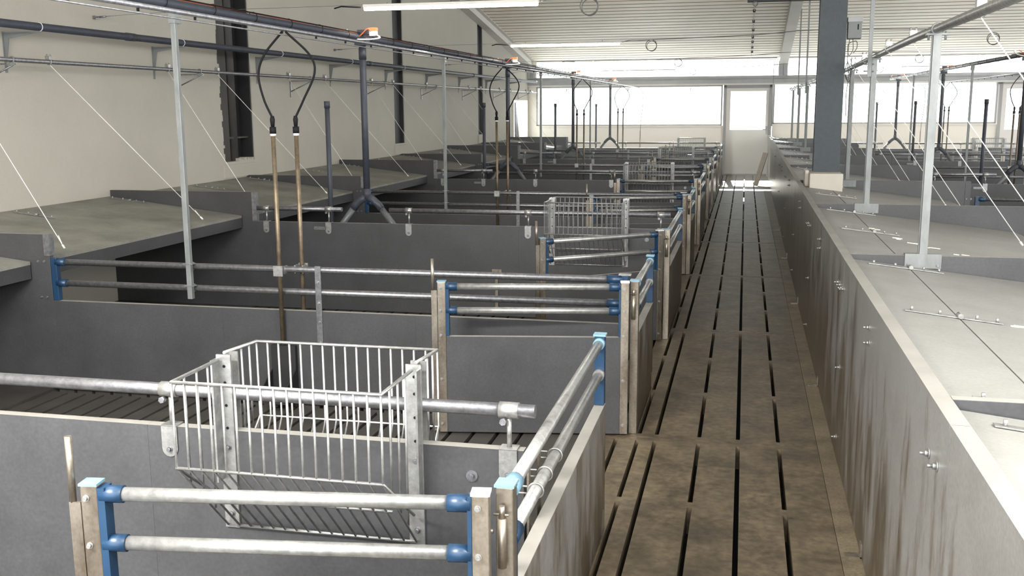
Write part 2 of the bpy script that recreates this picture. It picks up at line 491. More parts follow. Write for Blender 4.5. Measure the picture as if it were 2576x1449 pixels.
# doors
def door(name, x0, x1, ztop):
    t = thing(name, '', ''); del t['label']; del t['category']; t['kind'] = 'structure'
    f = MB()
    f.box(x0, x0 + 0.07, YF - 0.04, YF + 0.15, 0, ztop); f.box(x1 - 0.07, x1, YF - 0.04, YF + 0.15, 0, ztop)
    f.box(x0, x1, YF - 0.04, YF + 0.15, ztop - 0.08, ztop); f.box(x0, x1, YF - 0.05, YF + 0.15, 0, 0.03)
    part('door_frame', f, 'frame', t)
    gl, gr, gb, gt = x0 + 0.17, x1 - 0.145, 1.11, 2.045
    l = MB(); y0, y1 = YF + 0.0, YF + 0.05
    l.box(x0 + 0.07, x1 - 0.07, y0, y1, 0.03, gb); l.box(x0 + 0.07, x1 - 0.07, y0, y1, gt, ztop - 0.08)
    l.box(x0 + 0.07, gl, y0, y1, gb, gt); l.box(gr, x1 - 0.07, y0, y1, gb, gt)
    lf = part('door_leaf', l, 'door', t)
    g = MB(); g.box(gl, gr, YF + 0.02, YF + 0.026, gb, gt); part('pane', g, 'glass', lf)
    h = MB(); h.box(x1 - 0.13, x1 - 0.09, YF - 0.012, YF, 1.0, 1.2); h.tube((x1 - 0.11, YF - 0.05, 1.12), (x1 - 0.11, YF, 1.12), 0.012, 8); h.tube((x1 - 0.11, YF - 0.05, 1.12), (x1 - 0.21, YF - 0.05, 1.12), 0.011, 8)
    part('door_handle', h, 'galv', lf)
    return t
door('door_1', -0.545, 0.62, 2.2)
door('door_2', 5.73, 6.93, 2.235)

# ceiling: ribbed sheets running across the building
cl = thing('ceiling', '', ''); del cl['label']; del cl['category']; cl['kind'] = 'structure'
b = MB()
y = YF + 0.2; pitch = 0.262
prof = []
while y > 11.0:
    for dy, dz in ((0, 0), (pitch - 0.052, 0), (pitch - 0.046, 0.05), (pitch - 0.006, 0.05)):
        prof.append((y - dy, ceil_z(y - dy) + dz))
    y -= pitch
top = [(p[0], ceil_z(p[0]) + 0.10) for p in (prof[-1], prof[0])]
i = len(b.v); x0, x1 = XW - 0.3, 12.6
for k in range(len(prof) - 1):
    a, c = prof[k], prof[k + 1]
    n0 = len(b.v)
    b.v += [(x0, a[0], a[1]), (x1, a[0], a[1]), (x1, c[0], c[1]), (x0, c[0], c[1])]
    b.f.append((n0, n0 + 1, n0 + 2, n0 + 3)); b.sm.append(False)
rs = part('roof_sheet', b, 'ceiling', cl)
rs.data.materials.append(M['seam_shade'])
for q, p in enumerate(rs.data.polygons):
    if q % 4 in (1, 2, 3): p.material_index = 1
b = MB(); b.extr([(YF + 0.4, ceil_z(YF + 0.4) + 0.06), (YF + 0.4, ceil_z(YF + 0.4) + 0.12), (11, ceil_z(11) + 0.12), (11, ceil_z(11) + 0.06)], 'X', x0, x1)
for ya, yb in ((11.0, 2.8), (0.6, -2)):          # unseen back slope; gap added to let light onto the near pens
    za, zb = ceil_z(11) - (11 - ya) * 0.145, ceil_z(11) - (11 - yb) * 0.145
    b.extr([(ya, za), (ya, za + 0.12), (yb, zb + 0.12), (yb, zb)], 'X', x0, x1)
part('roof_deck', b, 'ceiling', cl, fix=True)

# rafters and their posts at the far wall
def rafter(x0, x1, lab, y0=11.0):
    t = thing('roof_rafter', lab, 'rafter', (0, 0, 0))
    b = MB(); ya, yb = y0, YF - 0.02
    for (a, c, d0, d1) in ((x0, x1, 0.0, 0.012), (x0, x1, 0.19, 0.202), ((x0 + x1) / 2 - 0.005, (x0 + x1) / 2 + 0.005, 0.0, 0.19)):
        b.hexa([(a, ya, ceil_z(ya) - d1), (c, ya, ceil_z(ya) - d1), (c, yb, ceil_z(yb) - d1), (a, yb, ceil_z(yb) - d1),
                (a, ya, ceil_z(ya) - d0), (c, ya, ceil_z(ya) - d0), (c, yb, ceil_z(yb) - d0), (a, yb, ceil_z(yb) - d0)])
    part('beam', b, 'rafter', t)
    b = MB(); b.box(x0, x1, YF - 0.16, YF - 0.13, 2.40, ceil_z(YF) - 0.1); b.box(x0, x1, YF - 0.02, YF - 0.002, 2.40, ceil_z(YF) - 0.1); b.box((x0 + x1) / 2 - 0.005, (x0 + x1) / 2 + 0.005, YF - 0.16, YF - 0.002, 2.40, ceil_z(YF) - 0.1)
    part('post', b, 'beam', t)
    return t
rafter(XW + 0.005, XW + 0.18, 'grey sloping steel rafter running along the top of the left wall')
rafter(0.74, 0.95, 'pale sloping steel rafter above the right side of the aisle')

# ================================================================= RIGHT-HAND PEN WALL ALONG THE AISLE
RW = thing('pen_wall', 'long waist-high grey board wall along the right side of the aisle', 'wall', (0, 0, 0))
bolt_mb = MB(); bolt_mb.path([(-0.003, 0, 0), (0.0, 0, 0)], 0.014, 10); bolt_mb.path([(-0.012, 0, 0), (-0.003, 0, 0)], 0.008, 6); bolt_mb.path([(-0.024, 0, 0), (-0.012, 0, 0)], 0.0045, 6)
bolt0 = None
def wbolt(y, z):
    global bolt0
    if bolt0 is None:
        bolt0 = part('bolt', bolt_mb, 'galvw', RW, loc=(xr(y), y, z))
    else:
        o = bolt0.copy(); COL.objects.link(o); o.location = (xr(y), y, z)
SE = [-0.8, 2.40, 4.985, 7.62, 10.2, 12.85, 15.4, 18.1, 20.6, 23.3, 25.15]
for k in range(len(SE) - 1):
    a, c = SE[k] + 0.002, SE[k + 1] - 0.002
    b = MB()
    b.hexa([(xr(a), a, 0.004), (xr(a) + 0.045, a, 0.004), (xr(c) + 0.045, c, 0.004), (xr(c), c, 0.004),
            (xr(a), a, 0.97), (xr(a) + 0.045, a, 0.97), (xr(c) + 0.045, c, 0.97), (xr(c), c, 0.97)])
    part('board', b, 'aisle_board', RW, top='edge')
    if 1 <= k <= 6:
        for z in (0.835, 0.45, 0.10): wbolt(SE[k + 1] - 0.035, z); 
        wbolt(SE[k + 1] + 0.03, 0.83)
for y in ROWS[:6]:
    wbolt(y - 0.01, 0.825); wbolt(y - 0.12, 0.83)
for k in range(5):
    y = (ROWS[k] + ROWS[k + 1]) / 2
    wbolt(y, 0.87); wbolt(y - 0.02, 0.815)
for y in (3.80, 6.24, 8.9, 11.6, 14.2):
    b = MB(); b.box(xr(y) - 0.06, xr(y), y - 0.02, y + 0.02, 0.002, 0.007); b.box(xr(y) - 0.006, xr(y), y - 0.02, y + 0.02, 0.0, 0.06)
    part('floor_bracket', b, 'steel', RW)
b = MB(); b.box(xr(25.2) - 0.03, xr(25.2) + 0.05, 25.152, 25.2, 0, 0.99)
part('end_post', b, 'whitecap', RW, label='white end post of the wall next to the door', bevel=0.004)

# dividers of the right-hand huts
for k, y in enumerate(ROWS):
    t = thing('hut_divider', '%s grey divider board of the huts right of the aisle wall' % ORD[k], 'divider', (xr(y) + 0.047, y, 0), 0)
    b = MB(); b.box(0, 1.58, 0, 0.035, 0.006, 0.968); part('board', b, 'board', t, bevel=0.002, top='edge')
    b = MB(); b.box(1.535, 1.585, -0.004, 0.039, 0.01, 0.962); part('edge_profile', b, 'board', t)

# lids of the huts (right: x grows away from the wall; left: mirrored)
def lid_unit(y0, y1, side, label, group, x_wall, seed=0):
    t = thing('hut_cover', label, 'cover', (x_wall, y0, 0), 0, group)
    L = y1 - y0; s = 1
    zw, sl = 0.945, 0.116
    def zz(d): return zw - sl * d
    def slab(d0, d1, ya, yb, th=0.02, up=0.0):
        b = MB()
        xs = (s * d0, s * d1) if s > 0 else (s * d1, s * d0)
        zs = (zz(d0), zz(d1)) if s > 0 else (zz(d1), zz(d0))
        b.hexa([(xs[0], ya, zs[0] - th + up), (xs[1], ya, zs[1] - th + up), (xs[1], yb, zs[1] - th + up), (xs[0], yb, zs[0] - th + up),
                (xs[0], ya, zs[0] + up), (xs[1], ya, zs[1] + up), (xs[1], yb, zs[1] + up), (xs[0], yb, zs[0] + up)])
        return b
    W_ = 1.40 if side > 0 else 1.27
    hg = 0.27
    mt = 'lid' if side > 0 else 'dusty'
    part('fixed_strip', slab(0.004, hg - 0.003, 0.008, L - 0.008), mt, t)
    lb = part('lid_board', slab(hg + 0.003, W_, 0.010, L - 0.012), mt, t)
    b = MB()
    xs = sorted((s * (W_ - 0.02), s * W_))
    b.box(xs[0], xs[1], 0.012, L - 0.014, zz(W_) - 0.105, zz(W_) - 0.021)
    part('front_board', b, 'board', t)
    for j, yy in enumerate((0.09, L / 2, L - 0.11)):
        if side < 0 and j == 0: continue
        hb = part('hinge_bar', slab(0.075, 0.42, yy - 0.012, yy + 0.012, 0.004, 0.0065), 'galvw', t)
        c = MB(); c.tube((s * hg, yy - 0.022, zz(hg) + 0.012), (s * hg, yy + 0.022, zz(hg) + 0.012), 0.010, 10)
        part('knuckle', c, 'galvw', hb)
        for d in (0.10, 0.20, 0.33, 0.40):
            c = MB(); c.tube((s * d, yy, zz(d) + 0.006), (s * d, yy, zz(d) + 0.022), 0.006, 6)
            part('bolt', c, 'galvw', hb)
    return t
BAYS = [(1.2, ROWS[0])] + [(ROWS[k] + 0.035, ROWS[k + 1]) for k in range(8)] + [(ROWS[8] + 0.035, YF - 0.05)]
for k, (a, c) in enumerate(BAYS):
    where = 'in the near right corner, beside the aisle wall' if k == 0 else ('between %s and %s divider right of the aisle' % (ORD[k - 1], ORD[k]) if k < 9 else 'against the far wall right of the aisle')
    lr = lid_unit(a, c, 1, 'grey hut cover with hinge bars ' + where, 'hut covers right of the aisle', xr((a + c) / 2) + 0.047)
    if k in (1, 2):                                  # yellow chalk scribbles left on the boards
        m_ = MB(); r_ = random.Random(5 + k)
        spots = [(0.52, 0.62), (0.60, 0.74), (0.66, 0.55), (0.45, 1.30)] if k == 1 else [(0.30, 1.55), (0.38, 1.15), (0.52, 0.90), (0.66, 0.75), (0.85, 0.55), (0.45, 1.0)]
        for (d, yy) in spots:
            for q in range(3):
                dd = d + r_.uniform(-0.04, 0.04); y_ = yy + r_.uniform(-0.04, 0.04)
                l_ = r_.uniform(0.02, 0.06)
                m_.box(dd, dd + l_, y_, y_ + 0.006, 0.945 - 0.116 * (dd + l_ / 2) - 0.002, 0.945 - 0.116 * (dd + l_ / 2) + 0.004, Matrix.Rotation(math.atan(0.116), 3, 'Y'))
        part('chalk_marks', m_, 'chalk', lr, kind='stuff')
    if k >= 1:
        where = 'between %s and %s partition along the left wall' % (ORD[k - 1], ORD[k]) if k < 9 else 'against the left wall in the far corner'
        lid_unit(a, c, -1, 'dusty sloping hut cover ' + where, 'hut covers along the left wall', XW)
    else:
        lid_unit(a, c, -1, 'hut cover before the nearest partition on the left, at the picture edge', 'hut covers along the left wall', XW)

# ================================================================= LEFT BLOCK COMPONENTS (origin: aisle-side end of a row; local x as world X)
def bolt(mb, x, y, z, r=0.009):
    mb.path([(x, y, z), (x, y - 0.003, z)], r * 1.5, 10)
    mb.path([(x, y - 0.003, z), (x, y - 0.011, z)], r, 6)

def collar_bracket(t, x, rz_, pz):
    b = MB()
    b.tube((x - 0.028, 0.017, rz_), (x + 0.028, 0.017, rz_), 0.0235, 14)
    part('collar', b, 'galvw', t)
    b = MB(); b.tube((x, 0.017, pz + 0.002), (x, 0.017, rz_ - 0.02), 0.007, 8); part('stem', b, 'galvw', t)
    b = MB()
    b.box(x - 0.026, x + 0.026, -0.0045, 0.0395, pz, pz + 0.004)
    for y0, y1 in ((-0.0045, -0.001), (0.036, 0.0395)):
        pr = [(x - 0.026, pz + 0.002), (x - 0.026, pz - 0.07)] + [(x - 0.026 * math.cos(a), pz - 0.07 - 0.026 * math.sin(a)) for a in [math.pi * q / 8 for q in range(1, 8)]] + [(x + 0.026, pz - 0.07), (x + 0.026, pz + 0.002)]
        b.extr(pr, 'Y', y0, y1)
    br = part('clamp_plate', b, 'galvw', t)
    b = MB(); bolt(b, x, -0.0045, pz - 0.072, 0.006); bolt(b, x, -0.0045 - 0.0, pz - 0.072, 0.004)
    b.tube((x - 0.012, 0.0, rz_ - 0.027), (x - 0.012, -0.016, rz_ - 0.027), 0.010, 6)
    part('bolt', b, 'galv', br)

def boards(t, x0, x1, z0, z1, mat_='board', th=0.035, w_=1.18):
    x = x1
    while x > x0 + 0.01:
        a = max(x0, x - w_)
        b = MB(); b.box(a + 0.0003, x - 0.0003, 0, th, z0, z1); part('board', b, mat_, t, top='edge')
        x = a

def partition_single(y, label):
    t = thing('pen_partition', label, 'partition', (0, y, 0), 0, 'pen partitions with one pipe rail')
    boards(t, -4.06, -0.575, 0.006, 0.75)
    b = MB(); b.box(XW + 0.003, -4.061, 0, 0.035, 0.006, 1.0); part('end_board', b, 'board', t, bevel=0.0015, top='edge')
    b = MB(); b.box(-4.095, -4.053, -0.004, 0.039, 0.752, 0.998); part('edge_profile', b, 'galv', t)
    b = MB(); b.tube((-4.05, 0.017, 0.862), (-3.28, 0.017, 0.862), 0.019, 16)
    part('rail', b, 'galv', t)
    b = MB(); b.tube((-2.86, 0.017, 0.862), (-0.545, 0.017, 0.862), 0.019, 16)
    part('rail', b, 'galv', t)
    for x in (-3.97, -3.40, -2.69, -1.68, -0.62): collar_bracket(t, x, 0.862, 0.75)
    b = MB(); b.box(-3.53, -3.43, -0.006, 0, 0.69, 0.715); bolt(b, -3.51, -0.006, 0.702, 0.004); bolt(b, -3.45, -0.006, 0.702, 0.004)
    part('plate', b, 'galv', t)
    b = MB(); b.path([(-0.726, 0, 0.666), (-0.726, -0.004, 0.666)], 0.017, 14); b.path([(-0.726, -0.004, 0.666), (-0.726, -0.014, 0.666)], 0.008, 6)
    part('washer', b, 'galv', t)
    # drop-rod bracket on the board
    b = MB(); b.box(-1.98, -1.90, -0.008, -0.0005, 0.335, 0.395); b.box(-1.952, -1.928, -0.018, -0.008, 0.04, 0.39); bolt(b, -1.97, -0.008, 0.38, 0.006); bolt(b, -1.91, -0.008, 0.365, 0.006)
    part('rod_bracket', b, 'steel', t)
    return t

def partition_double(y, label):
    t = thing('pen_partition', label, 'partition', (0, y, 0), 0, 'pen partitions with two pipe rails')
    boards(t, -4.06, -0.575, 0.006, 0.56)
    b = MB(); b.box(XW + 0.003, -4.061, 0, 0.035, 0.006, 0.965); part('end_board', b, 'board', t, bevel=0.0015, top='edge')
    b = MB(); b.box(-4.095, -4.053, -0.004, 0.039, 0.835, 0.963); part('edge_profile', b, 'galv', t)
    for x in (-4.14, -4.10):
        for z in (0.80, 0.58):
            b = MB(); bolt(b, x, 0, z, 0.006); part('bolt', b, 'galv', t)
    for x0, x1, cap in ((-4.059, -4.02, 'bluecap'), (-0.61, -0.575, 'bluecap')):
        b = MB(); b.box(x0, x1, 0.0, 0.036, 0.562, 0.822)
        ch = part('channel', b, 'blue', t, label='blue plastic channel', bevel=0.003)
    b = MB(); b.box(-0.625, -0.56, -0.004, 0.04, 0.822, 0.828); part('cap', b, 'galvw', t)
    for z in (0.797, 0.668):
        b = MB(); b.tube((-4.02, 0.017, z), (-0.61, 0.017, z), 0.0185, 16); rl = part('rail', b, 'galv', t)
        for x0, x1 in ((-4.03, -3.965), (-0.685, -0.60)):
            c = MB(); c.tube((x0, 0.017, z), (x1, 0.017, z), 0.0235, 14); part('socket', c, 'blue', rl, label='blue plastic pipe socket')
    b = MB(); b.box(-2.345, -2.31, -0.006, 0.0, 0.36, 0.822)
    st = part('strap', b, 'galv', t)
    for z in (0.38, 0.50, 0.61, 0.73):
        c = MB(); bolt(c, -2.327, -0.006, z, 0.005); part('bolt', c, 'galvw', st)
    return t

def hay_rack(detail=True):
    t = thing('hay_rack', 'bright galvanised wire hay rack hooked over the nearest partition, closest to the camera', 'rack', (0, ROWS[0], 0), 0, 'wire hay racks on the partitions')
    XL, XR, YFr, YB, ZT, ZM, ZB = -1.493, -0.893, -0.27, 0.225, 0.972, 0.728, 0.455
    r = 0.0034
    def wires(side):
        out = []
        if side in ('front', 'back'):
            yy = YFr if side == 'front' else YB
            ye = -0.012 if side == 'front' else 0.05
            n = 17
            for k in range(n):
                x = XL + (XR - XL) * k / (n - 1)
                if side == 'front' or True:
                    out.append([(x, yy, ZT), (x, yy, ZM), (x + 0.0, ye, ZB)])
        else:
            x = XL if side == 'left' else XR
            for y in (YFr + 0.065, YFr + 0.13, YFr + 0.19, 0.075, 0.125, 0.175):
                f = (y - YFr) / (0 - YFr) if y < 0 else (YB - y) / YB
                zb = ZM - (ZM - ZB) * min(1, max(0, f))
                out.append([(x, y, ZT), (x, y, zb)])
        return out
    for side in ('front', 'back', 'left', 'right'):
        if detail:
            for wv in wires(side):
                b = MB(); b.path(wv, r, 8); part('wire', b, 'galvw', t)
        else:
            b = MB()
            for wv in wires(side): b.path(wv, r, 4)
            part('wire_grid', b, 'galvw', t)
    n = 8 if detail else 5
    for pts in ([(XL, -0.02, ZT), (XL, YFr, ZT), (XR, YFr, ZT), (XR, -0.02, ZT)], [(XL, 0.02, ZT + 0.012), (XL, YB, ZT), (XR, YB, ZT), (XR, 0.02, ZT + 0.012)]):
        b = MB(); b.path(pts, 0.0055, n); part('top_wire', b, 'galvw', t)
    for pts in ([(XL, -0.03, ZB + 0.09), (XL, YFr, ZM), (XR, YFr, ZM), (XR, -0.03, ZB + 0.09)], [(XL, 0.06, ZB + 0.12), (XL, YB, ZM), (XR, YB, ZM), (XR, 0.06, ZB + 0.12)],
                [(XL + 0.02, -0.15, 0.602), (XR - 0.02, -0.15, 0.602)], [(XL + 0.03, -0.012, ZB), (XR - 0.0, -0.012, ZB)]):
        b = MB(); b.path(pts, 0.0048, n); part('cross_wire', b, 'galvw', t)
    for x0 in (XL - 0.012, XR - 0.022):
        b = MB(); b.box(x0, x0 + 0.046, -0.008, -0.001, 0.445, 0.985); b.box(x0, x0 + 0.046, 0.036, 0.042, 0.70, 0.985)
        sg = x0 + (0.004 if x0 < -1.2 else 0.042)
        b.box(sg - 0.003, sg + 0.003, -0.045, -0.008, 0.60, 0.975)
        pl = part('mounting_plate', b, 'galvw', t)
        for z in (0.49, 0.70):
            c = MB(); bolt(c, x0 + 0.025, -0.008, z, 0.006); part('bolt', c, 'galv', pl)
        for z in (0.95, 0.90, 0.83, 0.76):
            c = MB(); c.path([(x0 + 0.025, -0.0095, z), (x0 + 0.025, -0.0075, z)], 0.0045, 8)
            part('hole', c, 'black', pl)
    return t

def fence(y0, y1, label, near=False):
    t = thing('aisle_fence', label, 'fence', (-0.505, y0, 0), 0, 'short fences along the left side of the aisle')
    L = y1 - y0
    b = MB(); b.box(-0.043, 0, 0, 0.042, 0.0, 0.815); hp = part('hinge_post', b, 'steel', t, bevel=0.003)
    c = MB(); c.box(-0.046, 0.003, -0.003, 0.05, 0.815, 0.821); part('post_cap', c, 'bluecap', hp, label='light blue end cap')
    c = MB(); c.tube((-0.024, -0.014, 0.62), (-0.024, -0.014, 0.745), 0.0105, 12); c.tube((-0.024, -0.014, 0.745), (-0.024, -0.014, 0.775), 0.0075, 10)
    c.tube((-0.045, -0.012, 0.752), (-0.008, -0.012, 0.752), 0.0035, 6)
    c.tube((-0.045, -0.014, 0.71), (-0.085, -0.014, 0.71), 0.006, 8); c.path([(-0.062, -0.014, 0.71), (-0.074, -0.014, 0.71)], 0.0125, 6); part('hinge_pin', c, 'steel', hp)
    for ya, yb, zt in ((0.043, 0.056, 0.812), (L - 0.04, L, 0.818)):
        b = MB(); b.box(-0.041, -0.002, ya, yb, 0.54, zt)
        part('channel', b, 'blue', t, label='blue plastic channel holding the rails')
    b = MB(); b.box(-0.046, 0.003, L - 0.045, L + 0.004, 0.818, 0.825); part('post_cap', b, 'bluecap', t)
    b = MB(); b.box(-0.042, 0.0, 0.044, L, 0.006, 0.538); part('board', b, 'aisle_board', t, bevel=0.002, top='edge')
    for z in (0.79, 0.665):
        b = MB(); b.tube((-0.0215, 0.05, z), (-0.0215, L - 0.02, z), 0.018, 16); rl = part('rail', b, 'galvw', t)
        c = MB(); c.tube((-0.0215, 0.045, z), (-0.0215, 0.115, z), 0.0235, 14); part('socket', c, 'blue' if z < 0.7 else 'bluecap', rl)
        c = MB(); c.tube((-0.0215, L - 0.07, z), (-0.0215, L - 0.03, z), 0.0225, 14); part('socket', c, 'bluecap' if z > 0.7 else 'galvw', rl)
    b = MB()
    for z in (0.76, 0.62, 0.45, 0.2): b.path([(-0.021, -0.001, z - 0.6 if z < 0.5 else z), (-0.021, -0.001, z)], 0.0, 3) if False else None
    b.box(-0.05, -0.043, L - 0.03, L - 0.01, 0.05, 0.12); b.box(-0.002, 0.004, L - 0.05, L - 0.035, 0.02, 0.11)
    part('floor_bolt', b, 'steel', t)
    if near:
        for yy in (0.37, 0.50, 0.66):
            b = MB(); b.ring((-0.0215, yy, 0.665), 0.0215, 0.003, 'Y', 20, 6); b.tube((-0.045, yy, 0.675), (-0.10, yy + 0.0, 0.675), 0.003, 6); b.tube((-0.045, yy, 0.655), (-0.10, yy, 0.655), 0.003, 6)
            part('u_bolt', b, 'galvw', t)
        b = MB(); b.box(-0.064, -0.058, 0.45, 0.475, 0.43, 0.72); b.box(-0.064, -0.058, 0.60, 0.625, 0.43, 0.72); part('strap', b, 'steel', t)
    return t

def gate(label, hz):
    """origin: hinge-side post at the aisle; gate extends towards -x"""
    t = thing('pen_gate', label, 'gate', (-0.548, hz[0], 0), hz[1], 'pen gates standing open')
    Lg = 0.985
    for i, (x0, x1) in enumerate(((-0.042, 0.0), (-Lg, -Lg + 0.042))):
        b = MB(); b.box(x0, x1, 0, 0.036, 0.012, 0.815); po = part('post', b, 'steel', t, bevel=0.003)
        c = MB(); c.box(x0 - 0.002, x1 + 0.002, -0.003, 0.041, 0.815, 0.821); part('post_cap', c, 'whitecap' if i == 0 else 'bluecap', po)
        for z in (0.785, 0.665, 0.535, 0.30, 0.06):
            c = MB(); bolt(c, (x0 + x1) / 2 - 0.006, 0, z, 0.0055); part('bolt', c, 'galvw', po)
    b = MB(); b.box(-0.052, -0.042, 0.0, 0.036, 0.532, 0.81); part('channel', b, 'blue', t)
    b = MB(); b.box(-Lg + 0.042, -Lg + 0.060, 0.0, 0.040, 0.532, 0.81); part('channel', b, 'blue', t, label='blue plastic channel')
    b = MB(); b.box(-Lg + 0.042, -0.042, 0.004, 0.032, 0.012, 0.53); part('board', b, 'board', t, bevel=0.0015, top='edge')
    for z in (0.79, 0.665):
        b = MB(); b.tube((-Lg + 0.05, 0.018, z), (-0.05, 0.018, z), 0.0175, 16); rl = part('rail', b, 'galvw', t)
        for x0, x1 in ((-Lg + 0.045, -Lg + 0.10), (-0.10, -0.045)):
            c = MB(); c.tube((x0, 0.018, z), (x1, 0.018, z), 0.0215, 16); part('socket', c, 'blue', rl, label='blue plastic pipe socket')
    b = MB(); b.box(-Lg - 0.032, -Lg - 0.003, 0.004, 0.012, 0.02, 0.772); part('latch_bar', b, 'steel', t)
    b = MB(); b.tube((-Lg - 0.025, 0.012, 0.77), (-Lg - 0.025, 0.012, 0.935), 0.0085, 12)
    part('latch_rod', b, 'steel' , t, label='round latch rod sticking up')
    return t

# rows of partitions (left block)
SING, DOUB = {}, {}
p_first = {}
for k, y in enumerate(ROWS):
    if k % 2 == 0:
        lab = '%s pen partition left of the aisle, single pipe rail on brackets' % ORD[k]
        if 's' not in p_first: p_first['s'] = partition_single(y, lab); 
        else: dup(p_first['s'], (0, y, 0), 0, lab)
    else:
        lab = '%s pen partition left of the aisle, two pipe rails with blue ends' % ORD[k]
        if 'd' not in p_first: p_first['d'] = partition_double(y, lab)
        else: dup(p_first['d'], (0, y, 0), 0, lab)
for k in range(3, 9):
    src = p_first['s'] if k % 2 == 0 else p_first['d']
    dup(src, (DX, ROWS[k], 0), 0, '%s pen partition row, right of the aisle beyond the hut covers, %s' % (ORD[k], 'single rail' if k % 2 == 0 else 'two rails'), 'pen partitions right of the aisle',
        skip=('end_board', 'edge_profile'))
r0 = hay_rack(True)
r1 = hay_rack(False)
r1.location = (0, ROWS[2], 0)
r1['label'] = 'galvanised wire hay rack on the third partition, second from the camera'
for k in (4, 6, 8):
    dup(r1, (0, ROWS[k], 0), 0, 'galvanised wire hay rack on the %s partition left of the aisle' % ORD[k])
dup(r1, (DX + 0.05, ROWS[8], 0), 0, 'galvanised wire hay rack in the far right pens before the second door', 'wire hay racks on the partitions')
dup(r1, (DX + 0.02, ROWS[6], 0), 0, 'galvanised wire hay rack at the right picture edge in front of the farthest one', 'wire hay racks on the partitions')

FE = [(2.19, 3.84), (5.09, 6.0), (7.32, 8.88), (10.30, 11.2), (12.58, 14.15), (15.52, 16.45), (17.80, 19.35), (20.73, 21.65), (23.02, 24.6)]
f0 = fence(*FE[0], '%s short aisle fence with two rails, at the bottom of the picture' % ORD[0], True)
fL = {}
for k in range(1, 9):
    a, c = FE[k]; key = k % 2
    lab = '%s short fence along the left side of the aisle' % ORD[k]
    if key not in fL: fL[key] = fence(a, c, lab)
    else: dup(fL[key], (-0.505, a, 0), 0, lab)
GA = [(2.13, 0.142), (5.04, 0.165), (7.26, 0.645), (10.25, 0.245), (12.53, 0.14), (15.46, 0.2), (17.74, 0.12), (20.67, 0.2), (22.96, 0.15)]
g0 = gate('open pen gate with blue sockets in the near left corner', GA[0])
for k in range(1, 9):
    extra = ', swung askew towards the camera' if k == 2 else ''
    dup(g0, (-0.548, GA[k][0], 0), GA[k][1], '%s open pen gate left of the aisle%s' % (ORD[k], extra))
for k in (7, 8):
    dup(g0, (-0.548 + DX, GA[k][0], 0), 0.15, 'open pen gate in the right-hand pens near the second door, %s row' % ORD[k], 'pen gates right of the aisle')

# ---- hanging square posts on double-rail partitions
def hang_post():
    t = thing('hanging_post', 'galvanised square post clamped to the second partition and hung from the feed pipe', 'post', (-3.12, ROWS[1], 0), 0, 'square posts between partitions and feed pipe')
    b = MB(); b.box(-0.015, 0.015, -0.034, -0.004, 0.61, 2.235); part('post', b, 'galvm', t, bevel=0.002)
    b = MB(); b.box(-0.02, 0.02, -0.04, 0.03, 2.17, 2.245); part('top_clamp', b, 'galvm', t)
    for z in (0.797, 0.668):
        b = MB(); b.ring((0.0, 0.017, z), 0.022, 0.004, 'X', 16, 6); b.box(-0.03, 0.03, -0.038, 0.0, z + 0.018, z + 0.023); part('clamp', b, 'galvw', t)
    return t
h0 = hang_post()
for k in (3, 5, 7):
    dup(h0, (-3.12, ROWS[k], 0), 0, 'galvanised square post clamped to the %s partition left of the aisle' % ORD[k])
for k in (5, 7):
    dup(h0, (3.11, ROWS[k], 0), 0, 'square hanging post on the %s partition row right of the aisle' % ORD[k])

